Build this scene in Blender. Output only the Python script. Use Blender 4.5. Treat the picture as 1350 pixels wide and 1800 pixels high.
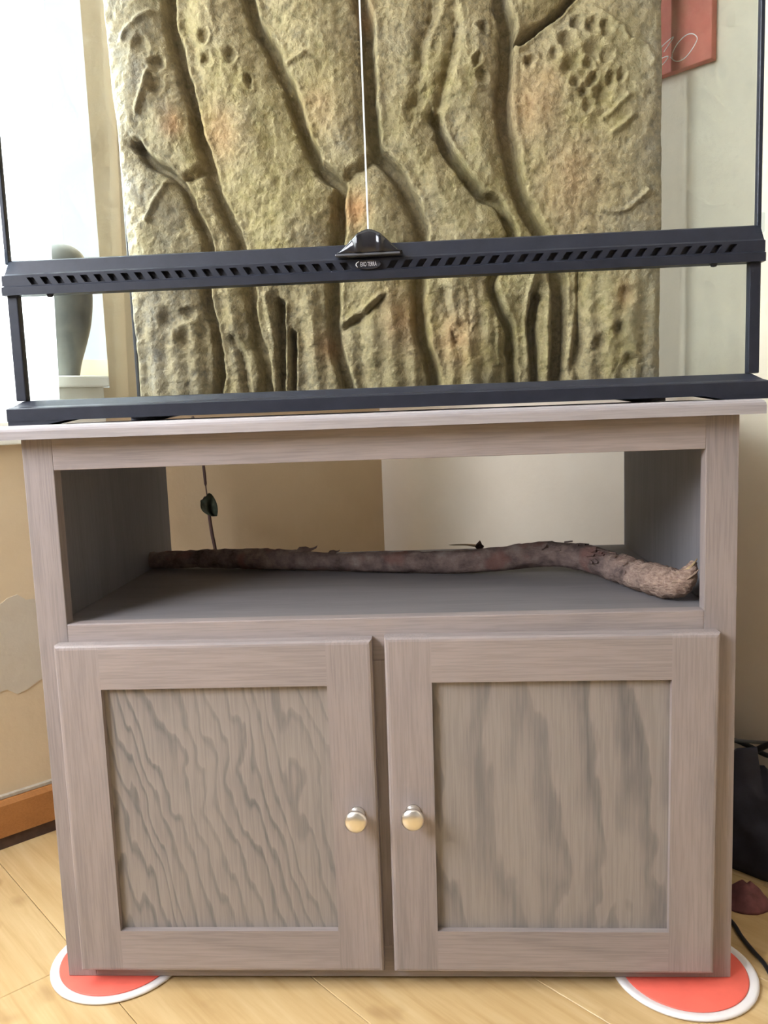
import bpy, bmesh, math, random
import numpy as np
from mathutils import Vector, Matrix

scene = bpy.context.scene
for o in list(bpy.data.objects):
    bpy.data.objects.remove(o)
COL = scene.collection
random.seed(7)
S2 = math.sqrt(0.5)

# ------------------------------------------------------------------ camera
PITCH, YAW, ROLL = 0.1239, -0.0578, -0.0368
FPX = 1460.6
fw = Vector((math.sin(YAW) * math.cos(PITCH), math.cos(YAW) * math.cos(PITCH), -math.sin(PITCH)))
rt = Vector((math.cos(YAW), -math.sin(YAW), 0))
up = rt.cross(fw)
r2 = math.cos(ROLL) * rt + math.sin(ROLL) * up
u2 = -math.sin(ROLL) * rt + math.cos(ROLL) * up
cam = bpy.data.cameras.new('camera')
cam.sensor_fit = 'HORIZONTAL'
cam.sensor_width = 36.0
cam.lens = FPX * 36.0 / 1350.0
cam.clip_start = 0.02
camo = bpy.data.objects.new('camera', cam)
COL.objects.link(camo)
camo.matrix_world = Matrix(((r2.x, u2.x, -fw.x, 0.0690), (r2.y, u2.y, -fw.y, -0.9938),
                            (r2.z, u2.z, -fw.z, 0.7381), (0, 0, 0, 1)))
scene.camera = camo

# ------------------------------------------------------------------ world, daylight, exposure
world = bpy.data.worlds.new('daylight')
scene.world = world
world.use_nodes = True
bg = world.node_tree.nodes['Background']
bg.inputs['Color'].default_value = (0.90, 0.95, 1.0, 1)
bg.inputs['Strength'].default_value = 1.30


def area_light(name, loc, target, sx, sy, watts, col):
    l = bpy.data.lights.new(name, 'AREA')
    l.shape = 'RECTANGLE'
    l.size, l.size_y = sx, sy
    l.energy = watts
    l.color = col
    o = bpy.data.objects.new(name, l)
    COL.objects.link(o)
    o.location = loc
    d = Vector(target) - Vector(loc)
    o.rotation_euler = d.to_track_quat('-Z', 'Y').to_euler()
    return o


# daylight that falls in through the window of the left wall
area_light('window_daylight', (-1.42, 0.42, 1.75), (0.25, -0.25, 0.85), 1.2, 1.1, 330, (0.87, 0.91, 1.0))
# daylight of the room's other window, on the left behind the camera
area_light('room_daylight', (-1.67, -1.36, 1.83), (0.1, 0.2, 0.60), 0.98, 1.15, 92, (0.87, 0.905, 1.0))

vs = scene.view_settings
vs.view_transform = 'Standard'
vs.look = 'None'
vs.exposure = 0.03
vs.gamma = 1.0
vs.use_curve_mapping = False


# ------------------------------------------------------------------ helpers
def tag(o, label=None, cat=None, group=None, kind=None):
    if label:
        o['label'] = label
    if cat:
        o['category'] = cat
    if group:
        o['group'] = group
    if kind:
        o['kind'] = kind
    return o


def thing(name, label, cat, loc=(0, 0, 0), group=None, parent=None):
    o = bpy.data.objects.new(name, None)
    o.empty_display_size = 0.05
    COL.objects.link(o)
    o.location = loc
    if parent:
        o.parent = parent
    return tag(o, label, cat, group)


def obj(name, bm, mat, parent=None, smooth=False, loc=(0, 0, 0), rot=(0, 0, 0)):
    me = bpy.data.meshes.new(name)
    bmesh.ops.recalc_face_normals(bm, faces=bm.faces[:])
    bm.to_mesh(me)
    bm.free()
    return link(name, me, mat, parent, smooth, loc, rot)


def link(name, me, mat, parent=None, smooth=False, loc=(0, 0, 0), rot=(0, 0, 0)):
    if mat is not None and not me.materials:
        for m in (mat if isinstance(mat, (list, tuple)) else [mat]):
            me.materials.append(m)
    if smooth:
        me.polygons.foreach_set('use_smooth', [True] * len(me.polygons))
    o = bpy.data.objects.new(name, me)
    COL.objects.link(o)
    o.location = loc
    o.rotation_euler = rot
    if parent:
        o.parent = parent
    return o


def add_box(bm, x0, x1, y0, y1, z0, z1, f=None):
    vs_ = []
    for x in (x0, x1):
        for y in (y0, y1):
            for z in (z0, z1):
                p = (x, y, z) if f is None else f(x, y, z)
                vs_.append(bm.verts.new(p))
    for q in ((0, 1, 3, 2), (4, 6, 7, 5), (0, 4, 5, 1), (2, 3, 7, 6), (0, 2, 6, 4), (1, 5, 7, 3)):
        bm.faces.new([vs_[i] for i in q])
    return vs_


def box(x0, x1, y0, y1, z0, z1, bev=0.0, seg=2, f=None):
    bm = bmesh.new()
    add_box(bm, x0, x1, y0, y1, z0, z1, f)
    if bev > 0:
        bmesh.ops.bevel(bm, geom=bm.edges[:], offset=bev, segments=seg, profile=0.6, affect='EDGES')
    return bm


def smooth_path(pts, n=8):
    P = [Vector(p) for p in pts]
    out = []
    for i in range(len(P) - 1):
        p0 = P[max(i - 1, 0)]
        p1, p2 = P[i], P[i + 1]
        p3 = P[min(i + 2, len(P) - 1)]
        for k in range(n):
            t = k / n
            out.append(0.5 * ((2 * p1) + (p2 - p0) * t + (2 * p0 - 5 * p1 + 4 * p2 - p3) * t * t
                              + (3 * p1 - p0 - 3 * p2 + p3) * t ** 3))
    out.append(P[-1])
    return out


def add_tube(bm, pts, rad, sides=8, cap=True, disp=None):
    n = len(pts)
    rings = []
    ref = Vector((0, 0, 1))
    for i, p in enumerate(pts):
        t = (pts[min(i + 1, n - 1)] - pts[max(i - 1, 0)]).normalized()
        if abs(t.dot(ref)) > 0.95:
            a = t.cross(Vector((1, 0, 0))).normalized()
        else:
            a = t.cross(ref).normalized()
        b = a.cross(t).normalized()
        r = rad[i] if hasattr(rad, '__len__') else rad
        ring = []
        for k in range(sides):
            an = 2 * math.pi * k / sides
            rr = r * (disp(i, an, p) if disp else 1.0)
            ring.append(bm.verts.new(p + rr * (math.cos(an) * a + math.sin(an) * b)))
        rings.append(ring)
    for i in range(n - 1):
        for k in range(sides):
            bm.faces.new((rings[i][k], rings[i][(k + 1) % sides], rings[i + 1][(k + 1) % sides], rings[i + 1][k]))
    if cap:
        bm.faces.new(rings[0][::-1])
        bm.faces.new(rings[-1])
    return rings


def lathe(profile, n=32, axis='z'):
    """profile: list of (radius, height) from bottom to top"""
    bm = bmesh.new()
    rings = []
    for r, h in profile:
        if r < 1e-6:
            p = (0, 0, h) if axis == 'z' else (0, h, 0)
            rings.append([bm.verts.new(p)])
        else:
            ring = []
            for k in range(n):
                a = 2 * math.pi * k / n
                c, s = r * math.cos(a), r * math.sin(a)
                ring.append(bm.verts.new((c, s, h) if axis == 'z' else (c, h, s)))
            rings.append(ring)
    for A, B in zip(rings, rings[1:]):
        for k in range(n):
            a0, a1 = A[k % len(A)], A[(k + 1) % len(A)]
            b0, b1 = B[k % len(B)], B[(k + 1) % len(B)]
            vv = []
            for v in (a0, a1, b1, b0):
                if v not in vv:
                    vv.append(v)
            if len(vv) >= 3:
                bm.faces.new(vv)
    return bm


def extrude_x(profile, x0, x1):
    """closed (y,z) profile swept along x"""
    bm = bmesh.new()
    A = [bm.verts.new((x0, y, z)) for y, z in profile]
    B = [bm.verts.new((x1, y, z)) for y, z in profile]
    n = len(profile)
    for i in range(n):
        bm.faces.new((A[i], A[(i + 1) % n], B[(i + 1) % n], B[i]))
    bm.faces.new(A[::-1])
    bm.faces.new(B)
    return bm


# value noise for geometry
_rng = np.random.RandomState(11)
_tab = _rng.rand(256, 256)


def vnoise(x, y, seed=0):
    x = np.asarray(x, float) + seed * 17.31
    y = np.asarray(y, float) + seed * 9.77
    xi = np.floor(x).astype(int)
    yi = np.floor(y).astype(int)
    fx, fy = x - xi, y - yi
    fx = fx * fx * fx * (fx * (fx * 6 - 15) + 10)
    fy = fy * fy * fy * (fy * (fy * 6 - 15) + 10)
    g = lambda a, b: _tab[a % 256, b % 256]
    return (g(xi, yi) * (1 - fx) + g(xi + 1, yi) * fx) * (1 - fy) + (g(xi, yi + 1) * (1 - fx) + g(xi + 1, yi + 1) * fx) * fy


def fbm(x, y, oct=4, seed=0, gain=0.5):
    t, a, s = 0, 1.0, 0
    for k in range(oct):
        t = t + a * vnoise(x * 2 ** k, y * 2 ** k, seed + k * 3)
        s += a
        a *= gain
    return t / s


# ------------------------------------------------------------------ materials
class NT:
    def __init__(self, name):
        self.m = bpy.data.materials.new(name)
        self.m.use_nodes = True
        self.t = self.m.node_tree
        self.b = self.t.nodes['Principled BSDF']
        self.out = self.t.nodes['Material Output']

    def n(self, typ, **kw):
        nd = self.t.nodes.new(typ)
        for k, v in kw.items():
            setattr(nd, k, v)
        return nd

    def l(self, a, b):
        self.t.links.new(a, b)

    def coord(self, scale=(1, 1, 1), rot=(0, 0, 0), loc=(0, 0, 0), src='Object'):
        tc = self.n('ShaderNodeTexCoord')
        mp = self.n('ShaderNodeMapping')
        mp.inputs['Scale'].default_value = scale
        mp.inputs['Rotation'].default_value = rot
        mp.inputs['Location'].default_value = loc
        self.l(tc.outputs[src], mp.inputs['Vector'])
        return mp.outputs['Vector']

    def noise(self, vec, scale, detail=4, rough=0.5, dist=0.0):
        nd = self.n('ShaderNodeTexNoise')
        nd.inputs['Scale'].default_value = scale
        nd.inputs['Detail'].default_value = detail
        nd.inputs['Roughness'].default_value = rough
        nd.inputs['Distortion'].default_value = dist
        self.l(vec, nd.inputs['Vector'])
        return nd.outputs['Fac']

    def ramp(self, fac, stops, interp='LINEAR'):
        nd = self.n('ShaderNodeValToRGB')
        nd.color_ramp.interpolation = interp
        e = nd.color_ramp.elements
        while len(e) < len(stops):
            e.new(0.5)
        for el, (p, c) in zip(e, stops):
            el.position = p
            el.color = (c, c, c, 1) if not hasattr(c, '__len__') else (*c, 1)
        self.l(fac, nd.inputs['Fac'])
        return nd.outputs['Color']

    def mix(self, fac, a, b, mode='MIX'):
        nd = self.n('ShaderNodeMix', data_type='RGBA', blend_type=mode)
        for s, v in ((nd.inputs['Factor'], fac), (nd.inputs[6], a), (nd.inputs[7], b)):
            if isinstance(v, (int, float)):
                s.default_value = v
            elif isinstance(v, (tuple, list)):
                s.default_value = (*v, 1)
            else:
                self.l(v, s)
        return nd.outputs[2]

    def math(self, op, a, b=0.0):
        nd = self.n('ShaderNodeMath', operation=op)
        for s, v in ((nd.inputs[0], a), (nd.inputs[1], b)):
            if isinstance(v, (int, float)):
                s.default_value = v
            else:
                self.l(v, s)
        return nd.outputs[0]

    def base(self, c, rough=0.5, metal=0.0, spec=0.5):
        if hasattr(c, '__len__'):
            self.b.inputs['Base Color'].default_value = (*c, 1)
        else:
            self.l(c, self.b.inputs['Base Color'])
        self.b.inputs['Roughness'].default_value = rough
        self.b.inputs['Metallic'].default_value = metal
        self.b.inputs['Specular IOR Level'].default_value = spec
        return self

    def bump(self, h, strength=0.3, dist=0.001):
        nd = self.n('ShaderNodeBump')
        nd.inputs['Strength'].default_value = strength
        nd.inputs['Distance'].default_value = dist
        self.l(h, nd.inputs['Height'])
        self.l(nd.outputs['Normal'], self.b.inputs['Normal'])


WOOD_L = (0.318, 0.264, 0.244)
WOOD_D = (0.165, 0.145, 0.142)


def oak(name, axis='z', light=WOOD_L, dark=WOOD_D, amount=0.55, rough=0.5, seed=0.0, broad=1.0):
    """grey stained oak with fine pores and broader bands running along one axis"""
    t = NT(name)
    ai = 'xyz'.index(axis)
    sc = [1.0, 1.0, 1.0]
    sc[ai] = 0.035
    v = t.coord(tuple(sc), loc=(seed, seed * 0.7, seed * 1.3))
    fine = t.noise(v, 420, 3, 0.6)
    sc2 = [1.0, 1.0, 1.0]
    sc2[ai] = 0.13
    v2 = t.coord(tuple(sc2), loc=(seed * 2.1, seed, seed * 0.4))
    band = t.noise(v2, 26 * broad, 4, 0.55, 0.6)
    f1 = t.ramp(fine, [(0.40, 1.0), (0.56, 0.0)])
    f2 = t.ramp(band, [(0.36, 1.0), (0.62, 0.0)])
    f = t.math('MULTIPLY', t.math('ADD', t.math('MULTIPLY', f1, 0.5), t.math('MULTIPLY', f2, 0.6)), amount)
    c = t.mix(f, light, dark)
    t.base(c, rough, spec=0.35)
    t.bump(fine, 0.25, 0.0006)
    return t.m


def oak_panel(name, slant, freq, warp, seed, soft):
    """flat-sawn veneer: cathedral bands that wander along z"""
    t = NT(name)
    tc = t.n('ShaderNodeTexCoord')
    sep = t.n('ShaderNodeSeparateXYZ')
    t.l(tc.outputs['Object'], sep.inputs[0])
    v = t.coord((1, 1, 0.30), loc=(seed, 0, seed * 0.37))
    n1 = t.noise(v, 11, 3, 0.55, 0.4)
    v3 = t.coord((1, 1, 0.16), loc=(seed * 3, 0, seed))
    n2 = t.noise(v3, 38, 3, 0.6, 0.5)
    pos = t.math('ADD', t.math('MULTIPLY', sep.outputs['X'], freq), t.math('MULTIPLY', sep.outputs['Z'], slant))
    pos = t.math('ADD', pos, t.math('MULTIPLY', n1, warp))
    pos = t.math('ADD', pos, t.math('MULTIPLY', n2, warp * 0.18))
    fr = t.math('FRACT', pos)
    line = t.ramp(fr, [(0.0, 0.0), (0.18 + 0.15 * soft, 0.10), (0.62, 0.35 + 0.2 * soft), (0.80, 1.0), (0.93, 0.75), (1.0, 0.0)])
    v4 = t.coord((1, 1, 0.03), loc=(seed, seed, 0))
    fine = t.noise(v4, 420, 3, 0.6)
    v5 = t.coord((1, 1, 0.5), loc=(seed * 1.7, 0, 0))
    patch = t.ramp(t.noise(v5, 7, 2, 0.5), [(0.3, 0.35), (0.7, 1.0)])
    f = t.math('MULTIPLY', line, patch)
    f = t.math('ADD', t.math('MULTIPLY', f, 0.78), t.math('MULTIPLY', t.ramp(fine, [(0.42, 1.0), (0.58, 0.0)]), 0.22))
    c = t.mix(f, (0.285, 0.248, 0.222), (0.120, 0.113, 0.110))
    t.base(c, 0.5, spec=0.35)
    t.bump(fine, 0.2, 0.0005)
    return t.m


def plain(name, c, rough=0.5, metal=0.0, spec=0.5, var=0.0, scale=20, bump=0.0):
    t = NT(name)
    if var > 0:
        n = t.noise(t.coord(), scale, 4, 0.6)
        lo = tuple(x * (1 - var) for x in c)
        hi = tuple(min(1, x * (1 + var)) for x in c)
        col = t.ramp(n, [(0.3, lo), (0.7, hi)])
        t.base(col, rough, metal, spec)
        if bump:
            t.bump(n, bump, 0.002)
    else:
        t.base(c, rough, metal, spec)
    return t.m


def glass(name, tint=(0.97, 0.99, 0.98), ior=1.38):
    t = NT(name)
    tr = t.n('ShaderNodeBsdfTransparent')
    tr.inputs['Color'].default_value = (*tint, 1)
    gl = t.n('ShaderNodeBsdfGlossy')
    gl.inputs['Roughness'].default_value = 0.02
    fr = t.n('ShaderNodeFresnel')
    fr.inputs['IOR'].default_value = ior
    mx = t.n('ShaderNodeMixShader')
    geo = t.n('ShaderNodeNewGeometry')
    front = t.math('SUBTRACT', 1.0, geo.outputs['Backfacing'])
    t.l(t.math('MULTIPLY', fr.outputs[0], front), mx.inputs[0])
    t.l(tr.outputs[0], mx.inputs[1])
    t.l(gl.outputs[0], mx.inputs[2])
    t.l(mx.outputs[0], t.out.inputs['Surface'])
    return t.m


M = {}
M['oak_z'] = oak('oak_upright_grain', 'z', seed=0.3)
M['oak_x'] = oak('oak_cross_grain', 'x', seed=1.9)
M['oak_y'] = oak('oak_depth_grain', 'y', seed=3.3)
M['oak_stile'] = oak('oak_face_stile', 'z', seed=5.1, amount=0.6, broad=0.55)
M['oak_in'] = oak('oak_inner_dark', 'z', (0.200, 0.192, 0.200), (0.120, 0.116, 0.124), 0.45, 0.6, 2.2)  # side panels: darker and cooler tone than the face frame
M['oak_shelf'] = oak('oak_shelf_dark', 'x', (0.205, 0.190, 0.190), (0.125, 0.117, 0.120), 0.45, 0.6, 4.4)  # shelf board: darker and cooler tone than the rails
M['panel_a'] = oak_panel('oak_cathedral_veneer', 13.0, 52.0, 6.0, 2.3, 0.0)
M['panel_b'] = oak_panel('oak_broad_veneer', 1.0, 17.0, 3.4, 6.1, 1.0)
M['glass'] = glass('clear_glass')
M['black'] = plain('black_plastic', (0.017, 0.019, 0.028), 0.40, spec=0.28, var=0.15, scale=60)
M['black_gloss'] = plain('glossy_black_plastic', (0.014, 0.014, 0.018), 0.12)
M['slot'] = plain('slot_plastic', (0.012, 0.012, 0.018), 0.6)
M['nickel'] = plain('brushed_nickel', (0.80, 0.77, 0.72), 0.28, 1.0)
M['silver'] = plain('silver_print', (0.75, 0.75, 0.78), 0.35, 0.6)
M['white_plastic'] = plain('white_rim_plastic', (0.80, 0.77, 0.75), 0.45)
M['red_pad'] = plain('coral_red_pad', (0.80, 0.135, 0.092), 0.6, var=0.06, scale=30)
M['frosted'] = plain('ground_glass_edge', (0.85, 0.90, 0.90), 0.4)


# ------------------------------------------------------------------ the corner of the room
PL = Vector((-0.67, 0.376, 0))
CORNER = Vector((-0.048, 0.998, 0))


def LW(s, w, z):      # along the left wall, out of the wall into the room, height
    return (PL.x + S2 * s + S2 * w, PL.y + S2 * s - S2 * w, z)


def RW(t, w, z):      # along the right wall from the corner, into the room, height
    return (CORNER.x + S2 * t - S2 * w, CORNER.y - S2 * t - S2 * w, z)


def wall_mat(name, c, c2):
    t = NT(name)
    n = t.noise(t.coord(), 5, 5, 0.6)
    col = t.ramp(n, [(0.35, c), (0.7, c2)])
    t.base(col, 0.75, spec=0.2)
    n2 = t.noise(t.coord(), 60, 4, 0.6)
    t.bump(n2, 0.25, 0.002)
    return t.m


M['wall_l'] = wall_mat('ochre_plaster', (0.60, 0.465, 0.295), (0.66, 0.52, 0.34))
M['wall_r'] = wall_mat('pale_plaster', (0.66, 0.565, 0.455), (0.71, 0.62, 0.51))

bm = bmesh.new()
S_CORNER = 0.8797
HS0, HS1, HZ0, HZ1 = -1.15, 0.215, 0.795, 2.15
add_box(bm, -2.6, S_CORNER, -0.22, 0, -0.02, HZ0, LW)
add_box(bm, -2.6, S_CORNER, -0.22, 0, HZ1, 2.6, LW)
add_box(bm, -2.6, HS0, -0.22, 0, HZ0, HZ1, LW)
add_box(bm, HS1, S_CORNER, -0.22, 0, HZ0, HZ1, lambda a, w, z: LW(a + (0.14 * (-w / 0.22) if abs(a - HS1) < 1e-6 else 0), w, z))
wall_left = tag(obj('wall_left', bm, M['wall_l']), 'ochre plaster wall with a window, left of the cabinet', 'wall', kind='structure')

bm = bmesh.new()
add_box(bm, -0.25, 3.2, -0.22, 0, -0.02, 2.6, RW)
wall_right = tag(obj('wall_right', bm, M['wall_r']), 'pale plaster wall behind the right side of the glass tank', 'wall', kind='structure')

# the rest of the room, behind the camera: a wall with a second window, a side wall and the ceiling
M['wall_w'] = wall_mat('taupe_plaster', (0.36, 0.33, 0.30), (0.40, 0.37, 0.34))
bm = bmesh.new()
for a in ((-1.94, -1.72, -0.22, 0.05, -0.02, 2.6), (-1.94, -1.72, 1.02, 3.4, -0.02, 2.6), (-1.94, -1.72, 0.05, 1.02, -0.02, 1.20), (-1.94, -1.72, 0.05, 1.02, 2.40, 2.6)):
    add_box(bm, *a, LW)
tag(obj('wall_rear', bm, M['wall_w']), 'taupe plaster wall with a window behind the camera', 'wall', kind='structure')
bm = bmesh.new()
add_box(bm, -1.94, 0.88, 3.2, 3.42, -0.02, 2.6, LW)
tag(obj('wall_side', bm, M['wall_w']), 'taupe plaster side wall opposite the left wall', 'wall', kind='structure')
bm = bmesh.new()
add_box(bm, -1.94, 1.1, -0.22, 3.42, 2.6, 2.7, LW)
tag(obj('ceiling', bm, plain('white_ceiling', (0.60, 0.59, 0.57), 0.9)), 'white ceiling', 'ceiling', kind='structure')

# bare patch where the paint has come off, with a rim of curled paint
bm = bmesh.new()
patch = [(-0.16, 0.44), (-0.10, 0.452), (-0.05, 0.432), (-0.0106, 0.428), (0.0013, 0.436), (0.0188, 0.440), (0.033, 0.428), (0.046, 0.4275),
         (0.075, 0.40), (0.085, 0.35), (0.080, 0.30), (0.0593, 0.281), (0.044, 0.2796), (0.020, 0.268), (0.0034, 0.264), (-0.0129, 0.2764),
         (-0.05, 0.272), (-0.10, 0.262), (-0.17, 0.275), (-0.19, 0.35)]
F = [bm.verts.new(LW(s, 0.0012, z)) for s, z in patch]
Bk = [bm.verts.new(LW(s, -0.002, z)) for s, z in patch]
bm.faces.new(F)
for i in range(len(F)):
    j = (i + 1) % len(F)
    bm.faces.new((F[i], Bk[i], Bk[j], F[j]))
M['bare'] = wall_mat('bare_plaster', (0.50, 0.42, 0.31), (0.60, 0.53, 0.42))
obj('bare_plaster_patch', bm, M['bare'], wall_left)['label'] = 'greyish patch of bare plaster where paint has peeled'

# window in the left wall: frame, mullion, sill, apron, pane
M['win_white'] = plain('white_window_paint', (0.78, 0.78, 0.74), 0.4)
M['sill'] = plain('cream_sill_paint', (0.74, 0.71, 0.62), 0.45, var=0.04, scale=8)
bm = bmesh.new()
for a in ((HS0, HS1 + 0.068, -0.16, -0.11, HZ0 + 0.02, 0.853), (HS0, HS1 + 0.068, -0.16, -0.11, HZ1 - 0.06, HZ1),
          (HS0, HS0 + 0.05, -0.16, -0.11, 0.853, HZ1 - 0.06)):
    add_box(bm, *a, LW)
win = tag(obj('window_1', bm, M['win_white']), 'bright window with a cream sill in the left wall', 'window', kind='structure')
obj('mullion', box(0.1768, 0.1962, -0.155, -0.115, 0.853, HZ1 - 0.06, 0, f=LW), M['win_white'], win)
obj('window_sill', box(HS0 - 0.02, 0.203, -0.16, 0.030, 0.795, 0.815, 0.003, f=LW), M['sill'], win)
obj('sill_apron', box(HS0, 0.198, 0.0005, 0.014, 0.700, 0.795, 0.002, f=LW), M['sill'], win)
obj('pane', box(HS0 + 0.05, HS1 + 0.075, -0.138, -0.134, 0.853, HZ1 - 0.06, 0, f=LW), M['glass'], win)

# skirting
M['skirt'] = oak('orange_pine_skirting', 'x', (0.43, 0.185, 0.055), (0.27, 0.10, 0.028), 0.5, 0.4, 2.0)
M['base_dark'] = plain('dark_brown_strip', (0.075, 0.040, 0.026), 0.8, var=0.3, scale=40)  # dark brown tone of the strip below the skirting board
M['dust'] = plain('dusty_plaster', (0.42, 0.36, 0.28), 0.9, var=0.15, scale=60)


def skirting(name, f, a, b, label):
    prof = [(0, 0.022), (0.017, 0.022), (0.017, 0.078), (0.012, 0.086), (0, 0.088)]
    bm = bmesh.new()
    A = [bm.verts.new(f(a, w, z)) for w, z in prof]
    B = [bm.verts.new(f(b, w, z)) for w, z in prof]
    for i in range(5):
        j = (i + 1) % 5
        bm.faces.new((A[i], A[j], B[j], B[i]))
    bm.faces.new(A[::-1])
    bm.faces.new(B)
    o = tag(obj(name, bm, M['skirt']), label, 'skirting board', kind='structure')
    obj('base_strip', box(a, b, 0.0, 0.013, 0.0, 0.022, 0, f=f), M['base_dark'], o)
    obj('dust_line', box(a, b, 0.0, 0.009, 0.0875, 0.0925, 0, f=f), M['dust'], o)
    return o


skirting('baseboard_left', LW, -2.6, S_CORNER - 0.02, 'orange brown wooden skirting board along the left wall')
skirting('baseboard_right', RW, 0.02, 3.2, 'orange brown wooden skirting board along the right wall')

# floor boards, 0.204 m wide, running parallel to the right wall
M['sub'] = plain('dark_subfloor', (0.08, 0.05, 0.03), 0.9)


def board_mat(name, seed):
    t = NT(name)
    v = t.coord((0.07, 1.0, 1.0), loc=(seed, seed * 2.3, 0))
    streak = t.noise(v, 60, 4, 0.6, 0.3)
    v2 = t.coord((0.22, 1.0, 1.0), loc=(seed * 0.7, seed, 0))
    broad = t.noise(v2, 9, 3, 0.5, 0.8)
    c = t.ramp(streak, [(0.30, (0.47, 0.31, 0.135)), (0.5, (0.57, 0.40, 0.195)), (0.72, (0.64, 0.475, 0.25))])
    c = t.mix(t.ramp(broad, [(0.35, 0.35), (0.65, 0.0)]), c, (0.48, 0.31, 0.125))
    vk = t.coord((0.55, 1.0, 1.0), loc=(seed * 1.3, seed * 0.31, 0))
    vor = t.n('ShaderNodeTexVoronoi')
    vor.inputs['Scale'].default_value = 7.0
    vor.inputs['Randomness'].default_value = 1.0
    t.l(vk, vor.inputs['Vector'])
    wob = t.noise(t.coord((1, 1, 1), loc=(seed, 0, 0)), 30, 2, 0.5)
    d = t.math('ADD', vor.outputs['Distance'], t.math('MULTIPLY', t.math('SUBTRACT', wob, 0.5), 0.10))
    k = t.ramp(d, [(0.05, 0.65), (0.14, 0.0)])
    c = t.mix(k, c, (0.28, 0.155, 0.06))
    sm = t.noise(t.coord((0.8, 1, 1), loc=(seed * 3.1, seed, 0)), 15, 2, 0.5, 0.3)
    c = t.mix(t.ramp(sm, [(0.64, 0.0), (0.76, 0.55)]), c, (0.30, 0.175, 0.07))
    t.base(c, 0.35, spec=0.4)
    t.bump(streak, 0.12, 0.0006)
    return t.m


M['boards'] = [board_mat('pine_board_a', 1.0), board_mat('pine_board_b', 4.3), board_mat('pine_board_c', 8.9)]
floor = bmesh.new()
add_box(floor, -3.2, 3.4, -4.4, 1.6, -0.05, -0.012)
floor = tag(obj('floor', floor, M['sub']), 'light yellow pine board floor', 'floor', kind='structure')


def FL(a, n, z):      # along the boards, across them
    return (S2 * (a + n), S2 * (-a + n), z)


BW = 0.204
rng = random.Random(3)
for k in range(-17, 8):
    n0 = -0.2745 + BW * (k - 1)
    # boards end under the left wall (a limited there)
    a = -0.744
    cuts = [a]
    if k == 0:
        cuts += [-0.335 + 0.001]
    while cuts[-1] < 2.45:
        cuts.append(cuts[-1] + rng.uniform(0.95, 1.5))
    for i in range(len(cuts) - 1):
        a0, a1 = cuts[i], min(cuts[i + 1], 2.6)
        if n0 + BW > 0.88:
            continue
        g = 0.0004
        bmx = bmesh.new()
        L_, W_ = (a1 - a0) / 2 - g, BW / 2 - g
        add_box(bmx, -L_, L_, -W_, W_, -0.012, 0.0)
        ed = [e for e in bmx.edges if all(v.co.z > -0.001 for v in e.verts)]
        bmesh.ops.bevel(bmx, geom=ed, offset=0.0008, segments=1, affect='EDGES')
        cxy = FL((a0 + a1) / 2, n0 + BW / 2, 0)
        obj('floor_board', bmx, M['boards'][(k * 2 + i) % 3], floor, loc=cxy, rot=(0, 0, -math.pi / 4))

# ------------------------------------------------------------------ sliding pads under the cabinet
def slider(loc, label, rot):
    t = thing('slider_pad', label, 'floor pad', loc, 'sliding pads under the cabinet')
    R = 0.0905
    rim = lathe([(0.0, 0.0), (R - 0.004, 0.0), (R, 0.0018), (R, 0.0042), (R - 0.003, 0.0058), (R - 0.007, 0.0056), (R - 0.011, 0.0042), (0.0, 0.0042)], 72)
    obj('rim', rim, M['white_plastic'], t, True)
    pad = lathe([(0.0, 0.0043), (R - 0.0125, 0.0043), (R - 0.0118, 0.0050), (R - 0.0135, 0.0058), (0.0, 0.0060)], 72)
    obj('pad', pad, M['red_pad'], t, True)
    t.rotation_euler = rot
    return t


slider((-0.3760, 0.0420, 0), 'coral red disc with a white rim under the left front corner of the cabinet', (0, 0, 0))
slider((0.3762, 0.0180, 0), 'coral red disc with a white rim under the right front corner of the cabinet', (0, 0, 0))

# ------------------------------------------------------------------ cabinet
ZB, ZT = 0.0062, 0.7164          # face frame bottom and top
HW, STILE = 0.43, 0.0382
OPT, OPB = 0.6774, 0.4840        # open shelf
DEP = 0.485
cab = thing('media_cabinet', 'grey stained oak cabinet with an open shelf and two panelled doors', 'cabinet', (0, 0, 0))
for s in (-1, 1):
    x0, x1 = sorted((s * HW, s * (HW - STILE)))
    obj('face_stile', box(x0, x1, 0, 0.019, ZB, ZT, 0.0012), M['oak_stile'], cab)
    x0, x1 = sorted((s * HW, s * (HW - 0.0215)))
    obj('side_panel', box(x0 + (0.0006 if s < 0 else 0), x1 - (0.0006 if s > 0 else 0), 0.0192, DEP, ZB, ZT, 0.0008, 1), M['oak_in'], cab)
IX = HW - STILE + 0.0002
obj('top_rail', box(-IX, IX, 0.0, 0.019, OPT, ZT, 0.0012), M['oak_x'], cab)
obj('middle_rail', box(-IX, IX, 0.0, 0.019, 0.430, OPB, 0.0015), M['oak_x'], cab)
obj('bottom_rail', box(-IX, IX, 0.0, 0.019, ZB, 0.050, 0.0012), M['oak_x'], cab)
obj('centre_stile', box(-0.022, 0.022, 0.0, 0.019, 0.050, 0.430, 0.001), M['oak_stile'], cab)
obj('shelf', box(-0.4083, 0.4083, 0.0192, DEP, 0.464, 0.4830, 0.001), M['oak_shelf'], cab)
obj('bottom_panel', box(-0.4083, 0.4083, 0.0192, DEP - 0.01, 0.030, 0.048, 0.001), M['oak_x'], cab)
obj('back_panel', box(-0.4083, 0.4083, DEP - 0.009, DEP - 0.001, 0.0495, 0.463, 0), M['oak_z'], cab)

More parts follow.
